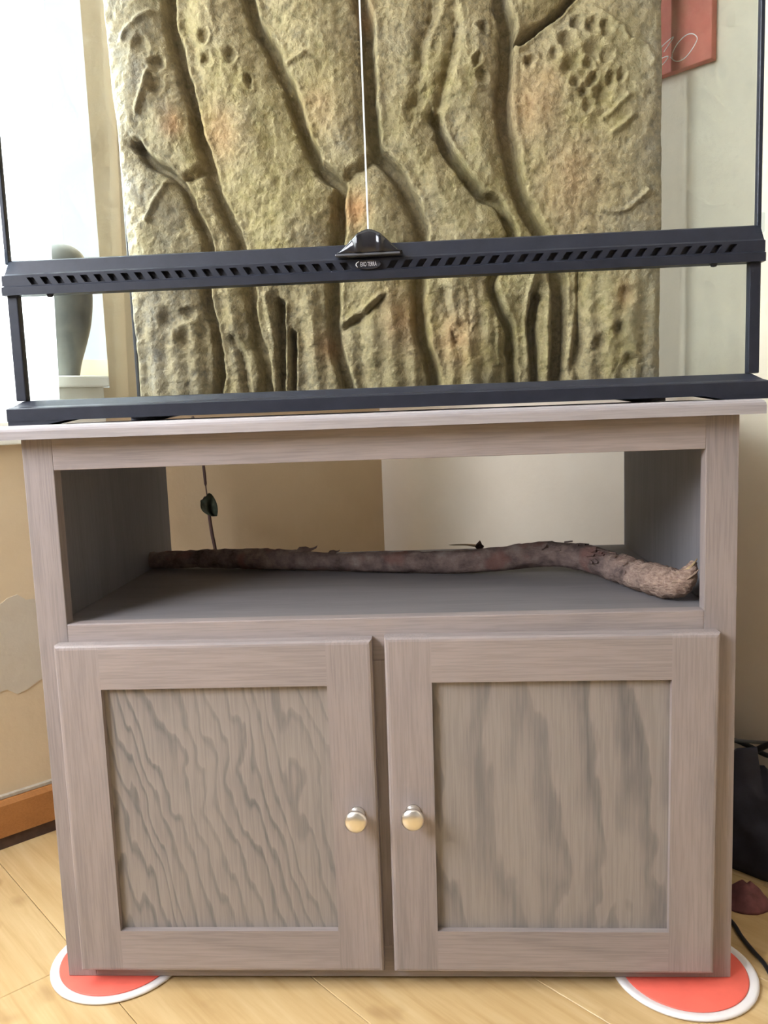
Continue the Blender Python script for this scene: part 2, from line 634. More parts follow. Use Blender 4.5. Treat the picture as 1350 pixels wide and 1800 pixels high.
# top board with a moulded front edge
TOPZ0, TOPZ1 = 0.7166, 0.7336
bm = box(-0.4545, 0.4505, -0.0255, DEP, TOPZ0, TOPZ1)
ed = [e for e in bm.edges if all(v.co.z > 0.73 for v in e.verts) and not all(v.co.y > 0.1 for v in e.verts)]
bmesh.ops.bevel(bm, geom=ed, offset=0.007, segments=4, profile=0.5, affect='EDGES')
obj('top_board', bm, oak('oak_top_board', 'x', (0.36, 0.325, 0.318), (0.20, 0.18, 0.18), 0.5, 0.45, 7.7, 0.5), cab)


def knob_mesh():
    return lathe([(0.0, 0.0), (0.0095, 0.0), (0.0095, -0.0025), (0.0062, -0.005), (0.0055, -0.012), (0.0075, -0.0150), (0.0125, -0.0172),
                  (0.0140, -0.0200), (0.0138, -0.0226), (0.0115, -0.0250), (0.0070, -0.0266), (0.0, -0.0272)], 36, 'y')


def cabinet_door(x0, x1, z0, z1, knob_x, knob_z, pmat, label, tilt):
    cx, cz = (x0 + x1) / 2, (z0 + z1) / 2
    w, h = (x1 - x0) / 2, (z1 - z0) / 2
    d = bpy.data.objects.new('door', None)
    d.empty_display_size = 0.05
    COL.objects.link(d)
    d.parent = cab
    d.location = (cx, -0.0004, cz)
    d.rotation_euler = (0, tilt, 0)
    d['label'] = label
    FWD, T = 0.0565, 0.019

    def bev(bm, outer):
        sel = [e for e in bm.edges if all(v.co.y < -T + 0.001 for v in e.verts) and outer(e)]
        bmesh.ops.bevel(bm, geom=sel, offset=0.0055, segments=3, profile=0.55, affect='EDGES')
        return bm
    for s in (-1, 1):
        a, b = sorted((s * w, s * (w - FWD)))
        bm = box(a, b, -T, 0, -h, h)
        bev(bm, lambda e: all(abs(abs(v.co.x) - w) < 1e-5 for v in e.verts) or (abs(e.verts[0].co.z - e.verts[1].co.z) < 1e-6 and abs(abs(e.verts[0].co.z) - h) < 1e-5))
        obj('door_stile', bm, M['oak_z'], d)
    for s in (-1, 1):
        a, b = sorted((s * h, s * (h - FWD)))
        bm = box(-w + FWD, w - FWD, -T + 0.0001, 0, a, b)
        bev(bm, lambda e: all(abs(abs(v.co.z) - h) < 1e-5 for v in e.verts))
        obj('door_rail', bm, M['oak_x'], d)
    obj('door_panel', box(-w + FWD, w - FWD, -T + 0.0085, -0.004, -h + FWD, h - FWD), pmat, d)
    kb = obj('knob', knob_mesh(), M['nickel'], d, True, loc=(knob_x - cx, -T, knob_z - cz))
    kb['label'] = 'round brushed nickel knob'
    return d


cabinet_door(-0.4035, -0.0085, 0.0263, 0.4612, -0.0345, 0.2400, M['panel_a'], 'left door with slanting wavy grain', 0.0)
cabinet_door(0.0055, 0.4045, 0.0248, 0.4622, 0.0350, 0.2410, M['panel_b'], 'right door with broad blotchy grain', 0.006)

# ------------------------------------------------------------------ glass tank
TX = 0.0095
tank = thing('glass_tank', 'front opening glass terrarium with black plastic frame on top of the cabinet', 'terrarium', (TX, 0, TOPZ1))
TZ = TOPZ1
BHW, BF, BB = 0.4525, -0.0030, 0.4600


def ring_profile(prof, hw, f, b, loc_z=0):
    """profile of (inset, z) swept round a rectangle"""
    bm = bmesh.new()
    rings = []
    for ins, z in prof:
        rings.append([bm.verts.new(p) for p in ((-hw + ins, f + ins, z), (hw - ins, f + ins, z), (hw - ins, b - ins, z), (-hw + ins, b - ins, z))])
    n = len(rings)
    for i in range(n):
        A, B = rings[i], rings[(i + 1) % n]
        for k in range(4):
            bm.faces.new((A[k], A[(k + 1) % 4], B[(k + 1) % 4], B[k]))
    return bm


# base frame: skirt, chamfer and inner ledge
bm = ring_profile([(0.0, 0.0050), (0.0, 0.0195), (0.0012, 0.0207), (0.0055, 0.0225), (0.0150, 0.0292), (0.0175, 0.0298), (0.030, 0.0298), (0.030, 0.0050)], BHW, BF, BB)
base = obj('base_frame', bm, M['black'], tank)
obj('floor_pane', box(-BHW + 0.031, BHW - 0.031, BF + 0.031, BB - 0.031, 0.012, 0.017), M['black'], tank)
for sx in (-1, 1):
    for yy in (BF, BB):
        bm = bmesh.new()
        # low corner foot that tapers away along the front
        L_ = 0.075
        pr = [(0.0, 0.0), (L_ * 0.62, 0.0), (L_, 0.0052), (0.0, 0.0052)]
        d = 1 if yy == BF else -1
        A = [bm.verts.new((sx * (BHW - 0.0005 - p), yy + d * 0.0006, z)) for p, z in pr]
        B = [bm.verts.new((sx * (BHW - 0.0005 - p), yy + d * 0.040, z)) for p, z in pr]
        for i in range(4):
            bm.faces.new((A[i], A[(i + 1) % 4], B[(i + 1) % 4], B[i]))
        bm.faces.new(A[::-1])
        bm.faces.new(B)
        obj('foot', bm, M['black'], tank)

# posts under the vent bar and thin dark strips along the upright edges
VB0, VB1 = 0.8890 - TZ, 0.9310 - TZ
THW, TF, TB = 0.4455, 0.0100, 0.4510
TOPH = 0.905
for s in (-1, 1):
    a, b = sorted((s * THW, s * (THW - 0.0125)))
    obj('corner_post', box(a, b, TF, TF + 0.012, 0.0297, VB0 + 0.002, 0.0012), M['black'], tank)
    a, b = sorted((s * (THW + 0.001), s * (THW - 0.0040)))
    obj('edge_strip', box(a, b, TF + 0.0040, TF + 0.013, VB1 - 0.004, TOPH, 0.0008, 1), M['black'], tank)
    a, b = sorted((s * (THW + 0.001), s * (THW - 0.0045)))
    obj('edge_strip', box(a, b, TB - 0.009, TB, 0.0297, TOPH, 0.0008, 1), M['black'], tank)
    a, b = sorted((s * (THW - 0.0008), s * (THW - 0.0048)))
    obj('side_pane', box(a, b, TF + 0.013, TB - 0.009, 0.0297, TOPH), M['glass'], tank)
obj('back_pane', box(-THW + 0.005, THW - 0.005, TB - 0.006, TB - 0.002, 0.0297, TOPH), M['glass'], tank)
obj('front_pane', box(-THW + 0.0125, THW - 0.0125, TF + 0.003, TF + 0.007, 0.0297, VB0 + 0.001), M['glass'], tank)
obj('top_frame', ring_profile([(0.0, TOPH - 0.012), (0.0, TOPH + 0.025), (0.028, TOPH + 0.025), (0.028, TOPH + 0.012), (0.006, TOPH + 0.005), (0.006, TOPH - 0.012)], BHW - 0.003, BF + 0.006, BB - 0.003), M['black'], tank)

# vent bar: one strip of plastic with slanting slots cut into its middle face
bm = bmesh.new()
VX0, VX1 = -0.4480, 0.4480
CX = 0.0040 - TX                      # middle of the bar, where the doors meet
prof = [(0.0030, VB0), (0.0030, VB0 + 0.0095), (0.0055, VB0 + 0.0110), (0.0055, VB0 + 0.0235), (0.0075, VB0 + 0.0255), (0.0130, VB1 - 0.0015), (0.0150, VB1),
        (0.0215, VB1), (0.0215, VB0)]
z_lo, z_hi, YS = VB0 + 0.0110, VB0 + 0.0235, 0.0055
zs0, zs1 = VB0 + 0.0117, VB0 + 0.0205
slots = [(-0.4006 - TX + i * (0.3771 / 23), 1) for i in range(24)] + [(0.0318 - TX + i * (0.3875 / 23), -1) for i in range(24)]
slots.sort()
xs = [VX0]
for i in range(len(slots) - 1):
    xs.append((slots[i][0] + slots[i + 1][0]) / 2)
xs.append(VX1)


def V(x, y, z):
    return bm.verts.new((x, y, z))


for i, (sx, sl) in enumerate(slots):
    xa, xb = xs[i], xs[i + 1]
    sh = 0.0030 * sl
    hw_ = 0.0042
    o = [V(xa, YS, z_lo), V(xb, YS, z_lo), V(xb, YS, z_hi), V(xa, YS, z_hi)]
    q = [(sx - hw_ + sh, zs0), (sx + hw_ + sh, zs0), (sx + hw_ - sh, zs1), (sx - hw_ - sh, zs1)]
    inn = [V(x, YS, z) for x, z in q]
    dp = [V(x, YS + 0.0075, z + 0.0018) for x, z in q]
    for k in range(4):
        j = (k + 1) % 4
        bm.faces.new((o[k], o[j], inn[j], inn[k]))
        f_ = bm.faces.new((inn[k], inn[j], dp[j], dp[k]))
        f_.material_index = 1
    f_ = bm.faces.new(dp)
    f_.material_index = 1
n = len(prof)
A = [V(VX0 if z < VB0 + 0.010 else VX0 + 0.0035 if z < VB1 - 0.01 else VX0 + 0.007, y, z) for y, z in prof]
B = [V(VX1 if z < VB0 + 0.010 else VX1 - 0.001 if z < VB1 - 0.01 else VX1 - 0.003, y, z) for y, z in prof]
for i in range(n):
    j = (i + 1) % n
    if i == 2:
        continue
    bm.faces.new((A[i], A[j], B[j], B[i]))
bm.faces.new(A[::-1])
bm.faces.new(B)
bmesh.ops.remove_doubles(bm, verts=bm.verts[:], dist=1e-6)
vent = obj('vent_bar', bm, [M['black'], M['slot']], tank)
for xx in (-0.392, 0.392):
    obj('hinge_pin', lathe([(0.0, -0.0035), (0.0030, -0.0028), (0.0042, -0.0005), (0.0042, 0.001), (0.0, 0.001)], 16), M['black'], tank, True, loc=(xx, 0.010, VB0))
for s in (-1, 1):
    obj('hinge_block', box(-0.004, 0.004, -0.005, 0.004, -0.012, 0.010, 0.0015), glass('clear_hinge_plastic', (0.86, 0.90, 0.93), 1.4), tank, loc=(s * (THW - 0.003), 0.0085, VB1 + 0.002))

# glass doors with their ground edges
for s in (-1, 1):
    a, b = (-THW + 0.006, CX - 0.0009) if s < 0 else (CX + 0.0009, THW - 0.006)
    bm = box(a, b, 0.0160, 0.0200, VB1 - 0.006, TOPH - 0.014)
    bm.faces.ensure_lookup_table()
    edge_x = b if s < 0 else a
    for f in bm.faces:
        if all(abs(v.co.x - edge_x) < 1e-6 for v in f.verts):
            f.material_index = 1
    g = obj('glass_door', bm, [M['glass'], M['frosted']], tank)
obj('meeting_strip', box(CX - 0.0009, CX + 0.0009, 0.0158, 0.0170, VB1 - 0.004, TOPH - 0.014), M['frosted'], tank)

# door pull: bell-shaped black plastic lug with two ribs
bm = bmesh.new()
NB = 40
PW, PH = 0.0385, 0.0262
z0 = 0.9175 - TZ


def bell(u):
    c = max(0.0, math.cos(u * math.pi / 2))
    return PH * (0.15 * c + 0.85 * (0.5 + 0.5 * math.cos(u * math.pi)) ** 0.72)


def front_y(u):
    y = -0.0035 - 0.0050 * math.sqrt(max(0, 1 - u * u))
    for c in (-0.34, 0.34):
        y -= 0.0030 * math.exp(-((u - c) / 0.075) ** 2)
    return y


cols = []
for i in range(NB + 1):
    u = -1 + 2 * i / NB
    x = CX + 0.0015 + PW * u
    h = max(bell(u), 0.0006)
    cols.append([V(x, front_y(u) + 0.0015, z0), V(x, front_y(u), z0 + 0.0012), V(x, front_y(u) + 0.0006, z0 + h * 0.85), V(x, front_y(u) + 0.0030, z0 + h), V(x, 0.0155, z0 + h), V(x, 0.0155, z0)])
for i in range(NB):
    for k in range(6):
        j = (k + 1) % 6
        bm.faces.new((cols[i][k], cols[i][j], cols[i + 1][j], cols[i + 1][k]))
bm.faces.new(cols[0][::-1])
bm.faces.new(cols[-1])
pull = obj('door_pull', bm, M['black_gloss'], tank, True)
pull['label'] = 'glossy black bell shaped door pull'
obj('pull_lip', box(CX + 0.0015 - 0.0395, CX + 0.0015 + 0.036, -0.0070, 0.0060, z0 - 0.0028, z0 - 0.0002, 0.0010), plain('scuffed_plastic', (0.10, 0.105, 0.12), 0.22), tank)

# oval nameplate with silver lettering
pz = 0.9053 - TZ
plate = bmesh.new()
ro, rings = 40, []
for (ra, rb, y) in ((0.0155, 0.0058, 0.0035), (0.0155, 0.0058, 0.0008), (0.0145, 0.0050, -0.0002), (0.0138, 0.0045, 0.0002)):
    rings.append([plate.verts.new((CX + ra * math.cos(2 * math.pi * k / ro), y, pz + rb * math.sin(2 * math.pi * k / ro))) for k in range(ro)])
for A_, B_ in zip(rings, rings[1:]):
    for k in range(ro):
        plate.faces.new((A_[k], A_[(k + 1) % ro], B_[(k + 1) % ro], B_[k]))
plate.faces.new(rings[-1])
np_ = obj('nameplate', plate, M['black_gloss'], tank, True)


def text_mesh(name, body, size, mat, parent, loc, rot):
    cu = bpy.data.curves.new(name, 'FONT')
    cu.body = body
    cu.size = size
    cu.align_x = 'CENTER'
    cu.align_y = 'CENTER'
    cu.extrude = 0.00015
    tmp = bpy.data.objects.new('lettering_source', cu)
    COL.objects.link(tmp)
    dg = bpy.context.evaluated_depsgraph_get()
    me = bpy.data.meshes.new_from_object(tmp.evaluated_get(dg))
    bpy.data.objects.remove(tmp)
    me.name = name
    me.materials.clear()
    me.materials.append(mat)
    o = bpy.data.objects.new(name, me)
    COL.objects.link(o)
    o.parent = parent
    o.location = loc
    o.rotation_euler = rot
    return o


lt = text_mesh('lettering', 'EXO TERRA', 0.0060, M['silver'], np_, (CX, -0.0001, pz), (math.pi / 2, 0, 0))
lt.scale = (0.60, 1.15, 1)
arc = bmesh.new()
add_tube(arc, smooth_path([(CX - 0.0110, 0.0000, pz + 0.0035), (CX - 0.0140, -0.0001, pz + 0.0015), (CX - 0.0143, -0.0001, pz - 0.0010), (CX - 0.0128, -0.0001, pz - 0.0028)], 5), 0.0004, 6)
obj('silver_arc', arc, M['silver'], np_)

# ------------------------------------------------------------------ moulded rock background standing in the tank
G = {
    'a': ([(-0.325, 1.62), (-0.320, 1.48), (-0.322, 1.395), (-0.322, 1.352), (-0.315, 1.308), (-0.306, 1.264), (-0.3, 1.238), (-0.296, 1.209), (-0.293, 1.182), (-0.285, 1.159), (-0.276, 1.109), (-0.264, 1.075), (-0.249, 1.04), (-0.242, 1.008), (-0.233, 0.968), (-0.229, 0.936), (-0.226, 0.869), (-0.216, 0.819), (-0.213, 0.74)], 0.0105, 1.0),
    'b': ([(-0.398, 1.178), (-0.38, 1.153), (-0.352, 1.138), (-0.335, 1.119), (-0.322, 1.096), (-0.31, 1.063), (-0.298, 1.034), (-0.293, 1.005), (-0.301, 0.971), (-0.304, 0.935), (-0.297, 0.889), (-0.291, 0.839), (-0.292, 0.805), (-0.3, 0.74)], 0.0085, 0.9),
    'c': ([(-0.335, 1.119), (-0.314, 1.124), (-0.297, 1.133)], 0.008, 0.6),
    'd': ([(-0.23, 1.62), (-0.205, 1.45), (-0.196, 1.387), (-0.185, 1.348), (-0.166, 1.315), (-0.154, 1.282), (-0.139, 1.247), (-0.131, 1.221), (-0.122, 1.19), (-0.111, 1.156), (-0.099, 1.129), (-0.083, 1.115), (-0.065, 1.098), (-0.069, 1.076), (-0.07, 1.05), (-0.076, 1.004), (-0.086, 0.961), (-0.088, 0.932), (-0.092, 0.88), (-0.089, 0.831), (-0.077, 0.79), (-0.065, 0.74)], 0.0105, 1.0),
    'e': ([(-0.03, 1.62), (-0.02, 1.45), (-0.017, 1.376), (-0.01, 1.344), (-0.011, 1.302), (-0.01, 1.248), (-0.01, 1.205), (-0.008, 1.177), (-0.003, 1.146), (0.022, 1.12), (0.041, 1.087), (0.054, 1.053), (0.062, 1.026), (0.062, 0.991), (0.056, 0.955), (0.053, 0.928), (0.053, 0.876), (0.057, 0.844), (0.066, 0.82), (0.072, 0.79), (0.076, 0.74)], 0.0115, 1.0),
    'f': ([(-0.06, 1.103), (-0.044, 1.118), (-0.022, 1.132), (-0.008, 1.146)], 0.008, 0.55),
    'g': ([(0.19, 1.62), (0.195, 1.45), (0.2, 1.363), (0.208, 1.331), (0.208, 1.289), (0.204, 1.247), (0.2, 1.211), (0.203, 1.171), (0.208, 1.155), (0.214, 1.112), (0.224, 1.073), (0.236, 1.044), (0.249, 1.017), (0.27, 0.972), (0.282, 0.934), (0.284, 0.866), (0.281, 0.818), (0.277, 0.74)], 0.0115, 1.0),
    'h': ([(0.35, 1.42), (0.302, 1.353), (0.28, 1.335), (0.253, 1.316), (0.226, 1.299)], 0.007, 0.7),
    'i': ([(0.092, 1.195), (0.11, 1.143), (0.129, 1.115), (0.149, 1.088), (0.162, 1.072), (0.185, 1.062), (0.198, 1.039), (0.21, 1.014), (0.197, 0.976), (0.174, 0.936), (0.19, 0.887), (0.202, 0.861), (0.202, 0.821), (0.205, 0.74)], 0.0085, 0.85),
    'j': ([(0.10, 1.5), (0.095, 1.363), (0.085, 1.328), (0.075, 1.297), (0.069, 1.244), (0.059, 1.201)], 0.010, 0.5),
    'k': ([(0.131, 1.355), (0.125, 1.304), (0.113, 1.262), (0.102, 1.22), (0.092, 1.192)], 0.009, 0.5),
    'l': ([(-0.18, 0.917), (-0.182, 0.867), (-0.187, 0.818), (-0.187, 0.74)], 0.008, 0.8),
    'm': ([(-0.162, 0.866), (-0.165, 0.817), (-0.168, 0.74)], 0.006, 0.7),
    'n': ([(-0.264, 0.864), (-0.252, 0.827), (-0.244, 0.74)], 0.006, 0.55),
    'o': ([(-0.078, 0.87), (-0.043, 0.888), (-0.009, 0.916)], 0.0042, 0.5),
    'p': ([(0.096, 0.923), (0.101, 0.884), (0.11, 0.842)], 0.007, 0.5),
    'q': ([(0.135, 0.922), (0.137, 0.872)], 0.006, 0.5),
    'r': ([(0.246, 0.907), (0.238, 0.868), (0.24, 0.82), (0.243, 0.74)], 0.009, 0.7),
    's': ([(0.314, 0.929), (0.314, 0.85), (0.304, 0.80)], 0.009, 0.5),
}
POCKETS = [(0.317, 1.321, 0.008), (0.339, 1.313, 0.008), (0.36, 1.306, 0.008), (0.299, 1.294, 0.011), (0.338, 1.277, 0.012), (0.36, 1.268, 0.008), (0.279, 1.275, 0.008), (0.301, 1.256, 0.01), (0.336, 1.233, 0.007), (0.365, 1.229, 0.008), (0.323, 1.216, 0.009), (0.352, 1.21, 0.011), (0.332, 1.197, 0.008), (0.243, 1.27, 0.008), (0.31, 1.232, 0.006), (0.381, 1.239, 0.007), (0.33, 1.254, 0.007), (0.17, 1.321, 0.007), (0.167, 1.251, 0.008), (0.16, 1.273, 0.006),
           (-0.375, 1.325, 0.011), (-0.352, 1.30, 0.009), (-0.355, 1.265, 0.009), (-0.270, 1.335, 0.008), (-0.268, 1.30, 0.007), (-0.232, 1.30, 0.009), (-0.205, 1.262, 0.006), (-0.365, 0.90, 0.014), (-0.335, 0.905, 0.009), (-0.345, 0.865, 0.012), (0.39, 0.905, 0.011), (0.375, 0.85, 0.01), (0.395, 0.80, 0.011), (0.345, 0.83, 0.009)]
RIDGES = [[(0.394, 1.206), (0.354, 1.174)], [(0.401, 1.176), (0.367, 1.152)], [(0.337, 1.342), (0.381, 1.307), (0.392, 1.289), (0.418, 1.277), (0.432, 1.255)], [(0.351, 1.038), (0.385, 1.034), (0.423, 1.061)], [(-0.352, 1.376), (-0.394, 1.348), (-0.402, 1.336)], [(-0.364, 1.286), (-0.389, 1.226)], [(-0.355, 1.118), (-0.388, 1.057)], [(-0.144, 1.284), (-0.112, 1.297)], [(-0.009, 0.922), (-0.051, 0.894), (-0.074, 0.882)], [(0.308, 0.944), (0.308, 0.89), (0.296, 0.808)], [(0.242, 0.947), (0.228, 0.884), (0.231, 0.802)], [(0.181, 0.877), (0.182, 0.804)], [(-0.203, 0.93), (-0.195, 0.856), (-0.194, 0.781)], [(-0.171, 0.91), (-0.174, 0.855), (-0.178, 0.78)], [(0.269, 0.928), (0.262, 0.856), (0.263, 0.8)]]
RUST = [(-0.045, 1.058, 0.020, 1.0), (-0.256, 1.188, 0.030, 0.45), (-0.014, 1.36, 0.015, 0.4), (-0.334, 1.206, 0.018, 0.55), (0.111, 0.843, 0.035, 0.45), (0.024, 0.884, 0.035, 0.4), (-0.093, 1.219, 0.03, 0.25), (0.269, 1.233, 0.02, 0.3), (0.245, 1.205, 0.04, 0.35), (0.300, 1.08, 0.045, 0.3), (-0.105, 0.843, 0.018, 0.5), (0.385, 0.905, 0.015, 0.4)]

FX0, FX1, FZ0, FZ1 = -0.4285, 0.4460, 0.7655, 1.60
NX, NZ = 470, 450
gx = np.linspace(FX0, FX1, NX)
gz = np.linspace(FZ0, FZ1, NZ)
X, Z = np.meshgrid(gx, gz)
wx = X + 0.004 * (fbm(X * 40, Z * 40, 3, 1) - 0.5)
wz = Z + 0.004 * (fbm(X * 40, Z * 40, 3, 2) - 0.5)


def seg_dist(pts):
    """distance and signed side to a polyline"""
    best = np.full(X.shape, 9.0)
    side = np.zeros(X.shape)
    P = [Vector((a, b, 0)) for a, b in pts]
    P = smooth_path(P, 4) if len(P) > 2 else P
    for p, q in zip(P, P[1:]):
        dx, dz = q.x - p.x, q.y - p.y
        L2 = dx * dx + dz * dz + 1e-12
        t = np.clip(((wx - p.x) * dx + (wz - p.y) * dz) / L2, 0, 1)
        d = np.hypot(wx - p.x - t * dx, wz - p.y - t * dz)
        m = d < best
        best[m] = d[m]
        side[m] = ((wx - p.x) * dz - (wz - p.y) * dx)[m]
    return best, np.sign(side)


H = 0.043 + 0.016 * (fbm(X * 7, Z * 4, 3, 5) - 0.5)
gmask = np.zeros(X.shape)
dmin = np.full(X.shape, 9.0)
wob = fbm(X * 45, Z * 45, 3, 9)
for pts, w, dep in G.values():
    d, sd = seg_dist(pts)
    ww = w * (0.62 + 0.55 * wob)
    lee = sd > 0                                   # the side that slopes gently into the cleft
    cut = np.where(lee, np.exp(-(d / (1.02 * ww)) ** 3.0), np.exp(-(d / (0.92 * ww)) ** 4.0))
    if dep < 0.66:
        cut = np.exp(-(d / (1.3 * ww)) ** 2)
        cut = cut * (0.25 + 0.75 * np.clip((wob - 0.25) * 3, 0, 1))
    H -= (0.0400 if dep >= 0.66 else 0.024) * dep * cut
    H -= np.where(lee, 0.0080, 0.0) * dep * np.exp(-(d / (2.8 * w)) ** 1.6)
    lip = np.where(lee, 0.0, np.exp(-((d - 1.45 * ww) / (0.65 * w)) ** 2))
    H += 0.0050 * dep * lip
    gmask = np.maximum(gmask, cut * dep)
    if dep >= 0.7:
        dmin = np.minimum(dmin, d)
# swollen ribs between the clefts
H += 0.018 * (1 - np.exp(-(dmin / 0.042) ** 1.5)) - 0.006
for pts in RIDGES:
    d, sd = seg_dist(pts)
    H += 0.0075 * np.exp(-(d / 0.0042) ** 2) * (0.5 + wob)
px_, pz_ = wx + 0.010 * (fbm(X * 55, Z * 55, 3, 15) - 0.5), wz + 0.012 * (fbm(X * 55, Z * 55, 3, 16) - 0.5)
for a_, b_, r_ in POCKETS:
    d = np.hypot(px_ - a_, (pz_ - b_) * 0.85)
    H -= 0.0100 * np.exp(-(d / (r_ * 1.02)) ** 3) - 0.0022 * np.exp(-((d - r_ * 1.5) / (r_ * 0.5)) ** 2)
body = 1 - 0.85 * np.clip(gmask, 0, 1)
rough = fbm(X * 85, Z * 85, 4, 21, 0.62)
# crumpled skin: ridged noise in two sizes, stretched up the ribs
rid = 1 - np.abs(fbm(X * 30 + 3, Z * 22, 3, 31) - 0.5) * 4
rid2 = 1 - np.abs(fbm(X * 70 + 8, Z * 60, 3, 36) - 0.5) * 4
rough3 = fbm(X * 22, Z * 14, 3, 41)
H += body * (0.0055 * (rough - 0.5) + 0.0013 * rid + 0.0013 * rid2 + 0.011 * (rough3 - 0.5))
# long shallow flutes in the lowest part
flute = np.sin((X + 0.012 * fbm(X * 12, Z * 6, 2, 3)) * 190) * np.clip((0.95 - Z) / 0.06, 0, 1) * body
H += 0.0030 * flute
# the sheet thins out towards its two upright edges
H -= 0.012 * (np.exp(-(X - FX0) / 0.018) + np.exp(-(FX1 - X) / 0.018))
H = np.clip(H, 0.003, 0.080)
YBACK = 0.4400
XS = X + (FX1 - X) / (FX1 - FX0) * (-0.001 + 0.019 * np.clip((1.40 - Z) / 0.65, 0, 1))
co = np.stack([XS, YBACK - H, Z], -1).reshape(-1, 3)
nf = NX * NZ
idx = np.arange(nf).reshape(NZ, NX)
quads = np.stack([idx[:-1, :-1], idx[:-1, 1:], idx[1:, 1:], idx[1:, :-1]], -1).reshape(-1, 4)
# sides and back of the slab
border = np.concatenate([idx[0, :], idx[1:, -1], idx[-1, -2::-1], idx[-2:0:-1, 0]])
nb = len(border)
back = co[border].copy()
back[:, 1] = YBACK
co2 = np.concatenate([co, back])
bi = np.arange(nb) + nf
side_q = np.stack([border, np.roll(border, -1), np.roll(bi, -1), bi], -1)[:, ::-1]
faces = [tuple(int(v) for v in q) for q in np.concatenate([quads, side_q])] + [tuple(int(v) for v in bi)]
me = bpy.data.meshes.new('rock_background')
me.from_pydata([tuple(p) for p in co2.tolist()], [], faces)
me.update()
# paint of the moulding: rusty, yellow-green and grey brushed patches
rust = np.zeros(X.shape)
for a, b, r, k in RUST:
    d = np.hypot(X - a, (Z - b) * 0.75)
    rust = np.maximum(rust, k * np.exp(-(d / r) ** 2))
rust *= 0.55 + 0.9 * fbm(X * 60, Z * 60, 3, 51)
green = np.clip((fbm(X * 16, Z * 11, 4, 61) - 0.42) * 3.2, 0, 1)
grey = np.clip((-0.30 - X) / 0.10, 0, 1) * 0.75 + np.clip((X - 0.36) / 0.08, 0, 1) * 0.7
grey = np.clip(grey + 0.8 * (fbm(X * 20, Z * 20, 3, 71) - 0.5), 0, 1)
dry = np.clip(0.5 + (rough - 0.5) * 2.6, 0, 1)
for nm, arr in (('rust', rust), ('green', green), ('grey', grey), ('dry', dry)):
    at = me.attributes.new(nm, 'FLOAT', 'POINT')
    at.data.foreach_set('value', np.concatenate([np.clip(arr, 0, 1).ravel(), np.full(nb, 0.3)]).astype(np.float32))


def rock_mat():
    t = NT('painted_rock_moulding')

    def attr(n_):
        a = t.n('ShaderNodeAttribute')
        a.attribute_name = n_
        return a.outputs['Fac']
    n1 = t.noise(t.coord(), 120, 4, 0.65)
    n2 = t.noise(t.coord(), 330, 3, 0.6)
    c = t.ramp(n1, [(0.30, (0.125, 0.095, 0.055)), (0.5, (0.228, 0.170, 0.088)), (0.70, (0.335, 0.254, 0.135))])
    c = t.mix(t.math('MULTIPLY', attr('green'), 0.55), c, (0.245, 0.190, 0.062))
    c = t.mix(t.math('MULTIPLY', attr('grey'), 0.65), c, (0.200, 0.185, 0.170))
    c = t.mix(t.math('MULTIPLY', attr('dry'), 0.45), c, (0.370, 0.287, 0.160))
    c = t.mix(t.math('MULTIPLY', attr('rust'), 0.7), c, (0.470, 0.210, 0.085))
    t.base(c, 0.75, spec=0.25)
    t.bump(t.math('ADD', n1, t.math('MULTIPLY', n2, 0.7)), 0.8, 0.0035)
    return t.m


rock = link('rock_background', me, rock_mat(), None, True)
tag(rock, 'yellow green moulded rock panel with deep clefts standing at the back of the glass tank', 'rock panel')

# ------------------------------------------------------------------ branch on the open shelf
BR = [(-0.408, 0.372, 0.0135, 0.000), (-0.36, 0.362, 0.0150, 0.000), (-0.30, 0.352, 0.0160, 0.001), (-0.22, 0.335, 0.0165, 0.000), (-0.17, 0.325, 0.0160, 0.0), (-0.10, 0.308, 0.0145, 0.0),
      (-0.039, 0.292, 0.0150, 0.0), (0.03, 0.276, 0.0165, 0.0), (0.10, 0.262, 0.0175, 0.0), (0.165, 0.256, 0.0180, 0.003), (0.235, 0.246, 0.0190, 0.010), (0.285, 0.220, 0.0195, 0.008), (0.318, 0.182, 0.0195, 0.002),
      (0.335, 0.140, 0.0200, 0.0), (0.350, 0.098, 0.0200, 0.0), (0.361, 0.070, 0.0210, 0.0), (0.373, 0.054, 0.0195, 0.002), (0.383, 0.047, 0.0150, 0.014), (0.3895, 0.046, 0.0095, 0.030), (0.3945, 0.048, 0.0040, 0.047)]
SHZ = 0.4830
path = smooth_path([(x, y, SHZ + r * 1.05 + l) for x, y, r, l in BR], 12)
rad = [p.x for p in smooth_path([(r, 0, 0) for x, y, r, l in BR], 12)]


def bark(i, an, p):
    a = float(fbm(np.array(i * 0.11), np.array(math.cos(an) * 1.3 + 4), 3, 81)) - 0.5
    b = float(fbm(np.array(i * 0.45), np.array(an * 2.2 if an < math.pi else (2 * math.pi - an) * 2.2), 3, 91)) - 0.5
    k = 1.0 + 0.30 * a + (0.30 + 0.16 * (i > 150)) * b
    return k if math.sin(an) > -0.75 else min(k, 1.02)


